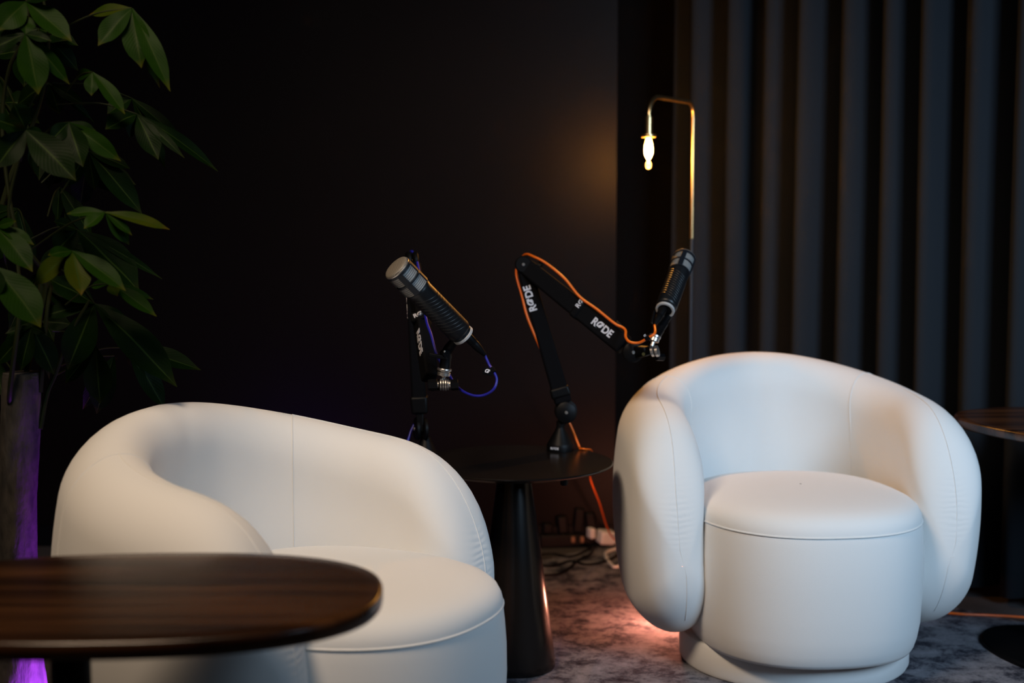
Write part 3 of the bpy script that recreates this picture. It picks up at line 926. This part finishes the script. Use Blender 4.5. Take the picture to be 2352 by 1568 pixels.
def leaflet(parent, h, tip, wpx, m, tilt):
    h, tip = Vector(h), Vector(tip)
    d = tip - h; L = d.length; ax = d.normalized()
    w_ = wpx / FPX * h.y
    view = Vector((0, 0, CAM_H)) - h
    nrm = (view.normalized() + Vector((0, 0, .55)) + Vector(tilt)).normalized()
    nrm = (nrm - ax * nrm.dot(ax)).normalized()
    sd = ax.cross(nrm).normalized()
    fore = max(.35, abs(nrm.dot(view.normalized())))
    w_ = w_ / fore if fore > .5 else w_ * 1.5
    NT, NS = 14, 4
    rows = []; uvs = []
    ph = random.random() * 6
    for i in range(NT + 1):
        t = i / NT
        prof = (math.sin(math.pi * t ** .98) ** .92) * (.72 + .42 * t) if 0 < t < 1 else 0
        prof *= 1 if t < .8 else (1 - ((t - .8) / .2) * .45)
        hw = max(w_ / 2 * prof, .0012 * (1 - t) + .0003)
        arch = math.sin(math.pi * t) * .055 * L
        c_ = h + ax * (L * t) + nrm * arch
        row = []
        for j in range(-NS, NS + 1):
            s = j / NS
            row.append(c_ + sd * hw * s + nrm * (abs(s) * hw * .22 - hw * .10 + .05 * hw * math.sin(9 * t + ph + 2 * s)))
            uvs.append((.5 + s / 2, t))
        rows.append(row)
    b = MB(); b.grid(rows)
    o = b.build('leaflet', m, parent, angle=0)
    uv = o.data.uv_layers.new(name='UVMap')
    for p in o.data.polygons:
        for li in p.loop_indices:
            uv.data[li].uv = uvs[o.data.loops[li].vertex_index]
    return o


# hub (px), depth offset, petiole start, leaflets (tip px, width px, shaded, lit or yellow-green material)
CL = [((303, 19), -.03, (105, 84), [((325, 156), 58, 1), ((391, 210), 42, 1), ((367, 202), 34, 2), ((225, 105), 48, 1), ((204, 35), 24, 2)]),
      ((59, 78), -.08, (100, 150), [((88, 217), 66, 1), ((160, 194), 38, 1), ((-22, 115), 38, 0), ((-40, 70), 30, 0), ((62, 36), 38, 1), ((118, 94), 22, 0)]),
      ((60, 4), -.05, (95, -60), [((165, 95), 46, 1), ((-6, 70), 60, 1), ((150, -30), 40, 0)]),
      ((213, 166), -.04, (150, 213), [((210, 220), 32, 1), ((287, 262), 32, 1), ((174, 177), 18, 1), ((243, 222), 28, 0)]),
      ((314, 262), .03, (130, 240), [((364, 367), 48, 0), ((501, 394), 30, 0), ((242, 297), 38, 0), ((298, 316), 34, 0), ((424, 363), 22, 0)]),
      ((303, 226), .12, (120, 190), [((380, 388), 38, 0), ((420, 330), 28, 0), ((246, 262), 36, 0)]),
      ((158, 281), -.06, (82, 330), [((191, 383), 54, 0), ((278, 370), 44, 1), ((116, 324), 36, 0), ((220, 300), 20, 0)]),
      ((59, 298), -.10, (48, 370), [((175, 415), 74, 0), ((-12, 388), 66, 0), ((-30, 270), 36, 0), ((30, 236), 50, 0), ((102, 314), 24, 0)]),
      ((112, 191), .04, (60, 260), [((137, 262), 44, 0), ((195, 242), 26, 0), ((217, 282), 18, 0), ((40, 240), 40, 0)]),
      ((204, 348), .08, (95, 420), [((326, 491), 54, 0), ((218, 437), 34, 0), ((300, 388), 30, 0), ((150, 430), 36, 0)]),
      ((241, 487), -.12, (67, 576), [((153, 491), 22, 1), ((193, 525), 26, 1), ((297, 562), 36, 1), ((390, 527), 27, 2), ((303, 540), 22, 1)]),
      ((-8, 520), -.12, (20, 640), [((37, 508), 20, 1), ((78, 562), 30, 1), ((75, 624), 52, 1)]),
      ((166, 576), -.10, (100, 652), [((187, 678), 52, 2), ((78, 657), 44, 2), ((289, 668), 42, 1), ((110, 586), 24, 1)]),
      ((177, 527), .04, (72, 548), [((320, 670), 84, 0), ((373, 641), 22, 0), ((126, 580), 64, 0), ((123, 508), 24, 0)]),
      ((217, 697), .04, (130, 612), [((155, 849), 80, 0), ((407, 889), 78, 0), ((98, 726), 40, 0), ((112, 640), 60, 0), ((300, 745), 26, 0)]),
      ((252, 651), -.03, (150, 700), [((360, 727), 34, 1), ((353, 688), 20, 1), ((207, 658), 18, 1), ((270, 680), 20, 2)]),
      ((220, 795), .06, (120, 760), [((230, 927), 66, 0), ((150, 880), 44, 0)]),
      ((-10, 612), -.16, (40, 700), [((94, 752), 80, 1), ((-30, 700), 60, 0)]),
      ((292, 798), .24, (140, 840), [((301, 842), 18, 0), ((338, 882), 18, 0), ((380, 942), 50, 0), ((462, 850), 44, 0), ((345, 830), 16, 0)]),
      ((73, 750), -.02, (30, 800), [((124, 860), 58, 0), ((12, 766), 18, 0), ((48, 852), 44, 0), ((105, 766), 20, 0), ((-10, 840), 40, 0)]),
      ((262, 817), .22, (128, 862), [((222, 950), 62, 0), ((190, 940), 40, 0)])]
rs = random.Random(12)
for k in range(13):                 # leaves further back in the crown, dimmed by the shaded green
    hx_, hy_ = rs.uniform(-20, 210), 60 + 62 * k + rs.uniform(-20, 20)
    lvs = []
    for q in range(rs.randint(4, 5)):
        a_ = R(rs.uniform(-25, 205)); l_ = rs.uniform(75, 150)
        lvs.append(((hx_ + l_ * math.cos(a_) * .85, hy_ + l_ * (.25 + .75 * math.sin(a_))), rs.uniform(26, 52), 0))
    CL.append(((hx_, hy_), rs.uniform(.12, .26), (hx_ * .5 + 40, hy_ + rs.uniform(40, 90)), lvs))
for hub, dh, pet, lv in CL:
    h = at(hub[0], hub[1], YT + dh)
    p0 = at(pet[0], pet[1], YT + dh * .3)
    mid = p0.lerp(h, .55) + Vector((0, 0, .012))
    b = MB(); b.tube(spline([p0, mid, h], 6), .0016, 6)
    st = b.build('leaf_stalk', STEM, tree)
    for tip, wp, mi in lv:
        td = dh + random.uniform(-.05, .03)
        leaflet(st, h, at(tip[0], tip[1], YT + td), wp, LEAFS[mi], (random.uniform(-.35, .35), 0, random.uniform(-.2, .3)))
